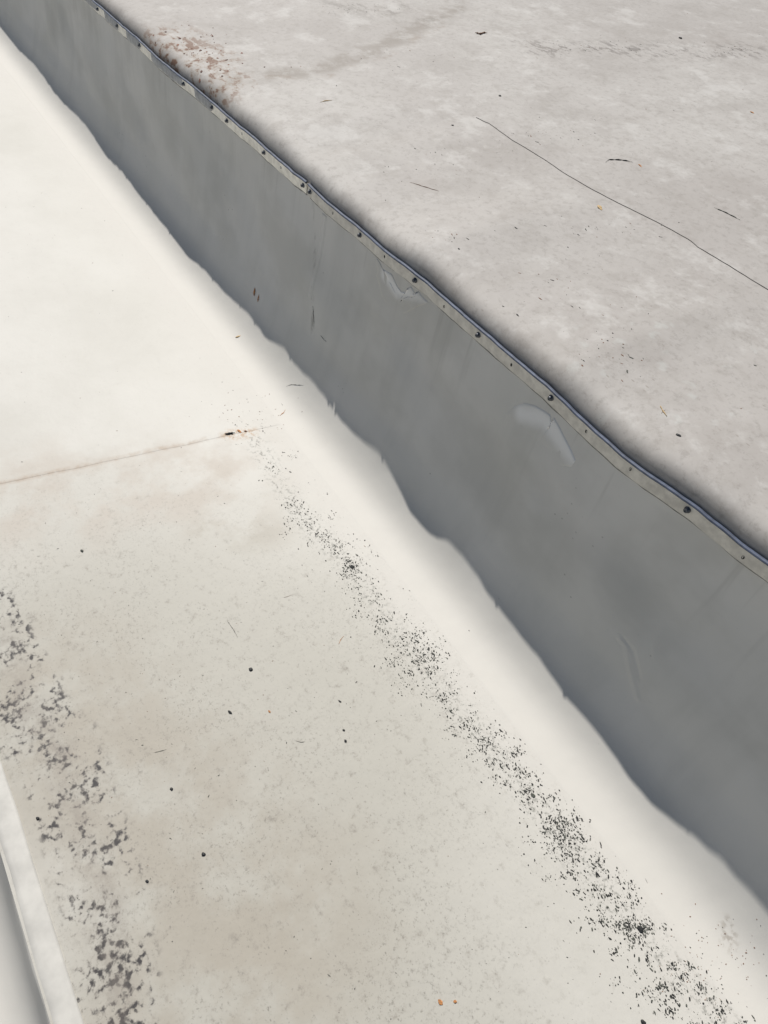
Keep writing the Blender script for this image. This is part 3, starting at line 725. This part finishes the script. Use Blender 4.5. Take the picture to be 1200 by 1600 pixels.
def leaf(px, py, L, W, ang, mat, label):
    p, nn, _q = at(px, py); u, v, z = frame(nn, ang); vs, fs = [], []
    n_ = 8
    for i in range(n_ + 1):
        t = i / n_; wv = W * math.sin(math.pi * min(max(t, .04), .97)) ** .8 * random.uniform(.75, 1.1)
        for k in (-1, 0, 1):
            vs.append(tuple(p + u * ((t - .5) * L) + v * (k * wv / 2) + z * (.0008 + .12 * W * abs(k) + .003 * math.sin(t * 5) * L / .03 * .4)))
    for i in range(n_):
        for k in range(2): fs.append((i * 3 + k, (i + 1) * 3 + k, (i + 1) * 3 + k + 1, i * 3 + k + 1))
    o = mesh_obj('leaf', vs, fs, mat, origin=tuple(p)); md = o.modifiers.new('thickness', 'SOLIDIFY'); md.thickness = .0005
    return tag(o, label, 'leaf', 'dry leaf scraps')
leaf(937, 325, .024, .010, -.3, M_straw, 'crumpled orange brown leaf scrap on the upper roof below the wire')
leaf(398, 456, .026, .009, 1.9, M_rust, 'small rusty leaf scrap on the shaded wall, upper of the two touching')
leaf(404, 466, .024, .006, 1.8, M_rust, 'slim rusty leaf scrap on the shaded wall, lower of the two touching')
leaf(372, 526, .018, .006, 1.3, M_straw, 'tan leaf scrap on the sunlit curve at the foot of the wall')
leaf(374, 674, .017, .008, .3, M_rust, 'orange leaf scrap against the black twig on the seam')
leaf(384, 674, .010, .005, .9, M_brown, 'reddish leaf scrap at the right end of the seam litter')
leaf(688, 1566, .010, .007, .2, M_rust, 'orange leaf crumb near the bottom edge, left of its smaller neighbour')
leaf(711, 1565, .006, .005, .9, M_rust, 'tiny orange leaf crumb near the bottom edge, right of its larger neighbour')
leaf(421, 1112, .007, .004, .2, M_rust, 'pale orange leaf crumb beside the glossy black pebble')
leaf(1175, 176, .016, .006, .1, M_rust, 'red leaf scrap at the right edge of the upper roof')
leaf(1000, 259, .018, .004, -.2, M_rust, 'slim reddish leaf scrap at the end of the curved dark twig')
strip_on_wall('lap_joint', at(489, 440)[0].x, .012, .56, .93, wall, M_flash)

# thin sheet pieces added below the bar, their paler colour standing for light
def light_patch(outline, centre, patch, label):
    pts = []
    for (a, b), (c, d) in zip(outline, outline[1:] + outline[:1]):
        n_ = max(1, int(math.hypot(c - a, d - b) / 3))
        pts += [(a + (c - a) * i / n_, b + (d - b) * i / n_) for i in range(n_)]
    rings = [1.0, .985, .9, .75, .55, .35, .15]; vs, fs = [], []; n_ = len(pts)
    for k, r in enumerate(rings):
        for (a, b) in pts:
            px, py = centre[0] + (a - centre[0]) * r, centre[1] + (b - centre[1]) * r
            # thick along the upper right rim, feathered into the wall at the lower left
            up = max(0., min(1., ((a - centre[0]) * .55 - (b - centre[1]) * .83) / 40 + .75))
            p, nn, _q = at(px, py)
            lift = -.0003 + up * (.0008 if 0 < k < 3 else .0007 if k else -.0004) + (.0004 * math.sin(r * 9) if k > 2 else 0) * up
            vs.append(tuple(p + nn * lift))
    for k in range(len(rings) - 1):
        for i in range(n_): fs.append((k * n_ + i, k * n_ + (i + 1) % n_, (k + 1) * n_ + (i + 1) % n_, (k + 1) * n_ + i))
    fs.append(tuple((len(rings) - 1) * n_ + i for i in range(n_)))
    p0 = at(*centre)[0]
    o = mesh_obj('painted_light_patch', vs, fs, mat_flashing(patch), origin=tuple(p0))
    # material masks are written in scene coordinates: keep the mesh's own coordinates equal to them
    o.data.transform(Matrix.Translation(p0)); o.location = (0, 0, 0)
    return tag(o, label, 'membrane flap', 'painted patches of light below the metal bar')  # added sheets standing for patches of light, not loose flaps
light_patch([(786,662),(792,645),(804,634),(820,629),(836,633),(850,641),(860,648),(861,658),(865,659),(866,652),(873,664),(883,684),(893,703),(900,720),(893,730),(878,728),(862,724),(828,716),(800,700),(788,682)], (845, 688),
     ([(812, 646), (848, 656), (872, 682), (896, 716)], .004, .034), 'larger rounded patch of painted light on the shaded wall, right of centre below the bar')
light_patch([(588,402),(592,408),(598,420),(612,428),(620,446),(627,456),(634,457),(638,449),(643,448),(647,455),(649,463),(653,461),(654,455),(661,464),(670,473),(655,478),(640,486),(626,494),(608,484),(596,462),(588,430)], (624, 470),
     ([(600, 428), (618, 455), (640, 462), (658, 470)], .003, .026), 'smaller scalloped patch of painted light just under the bar near its middle')
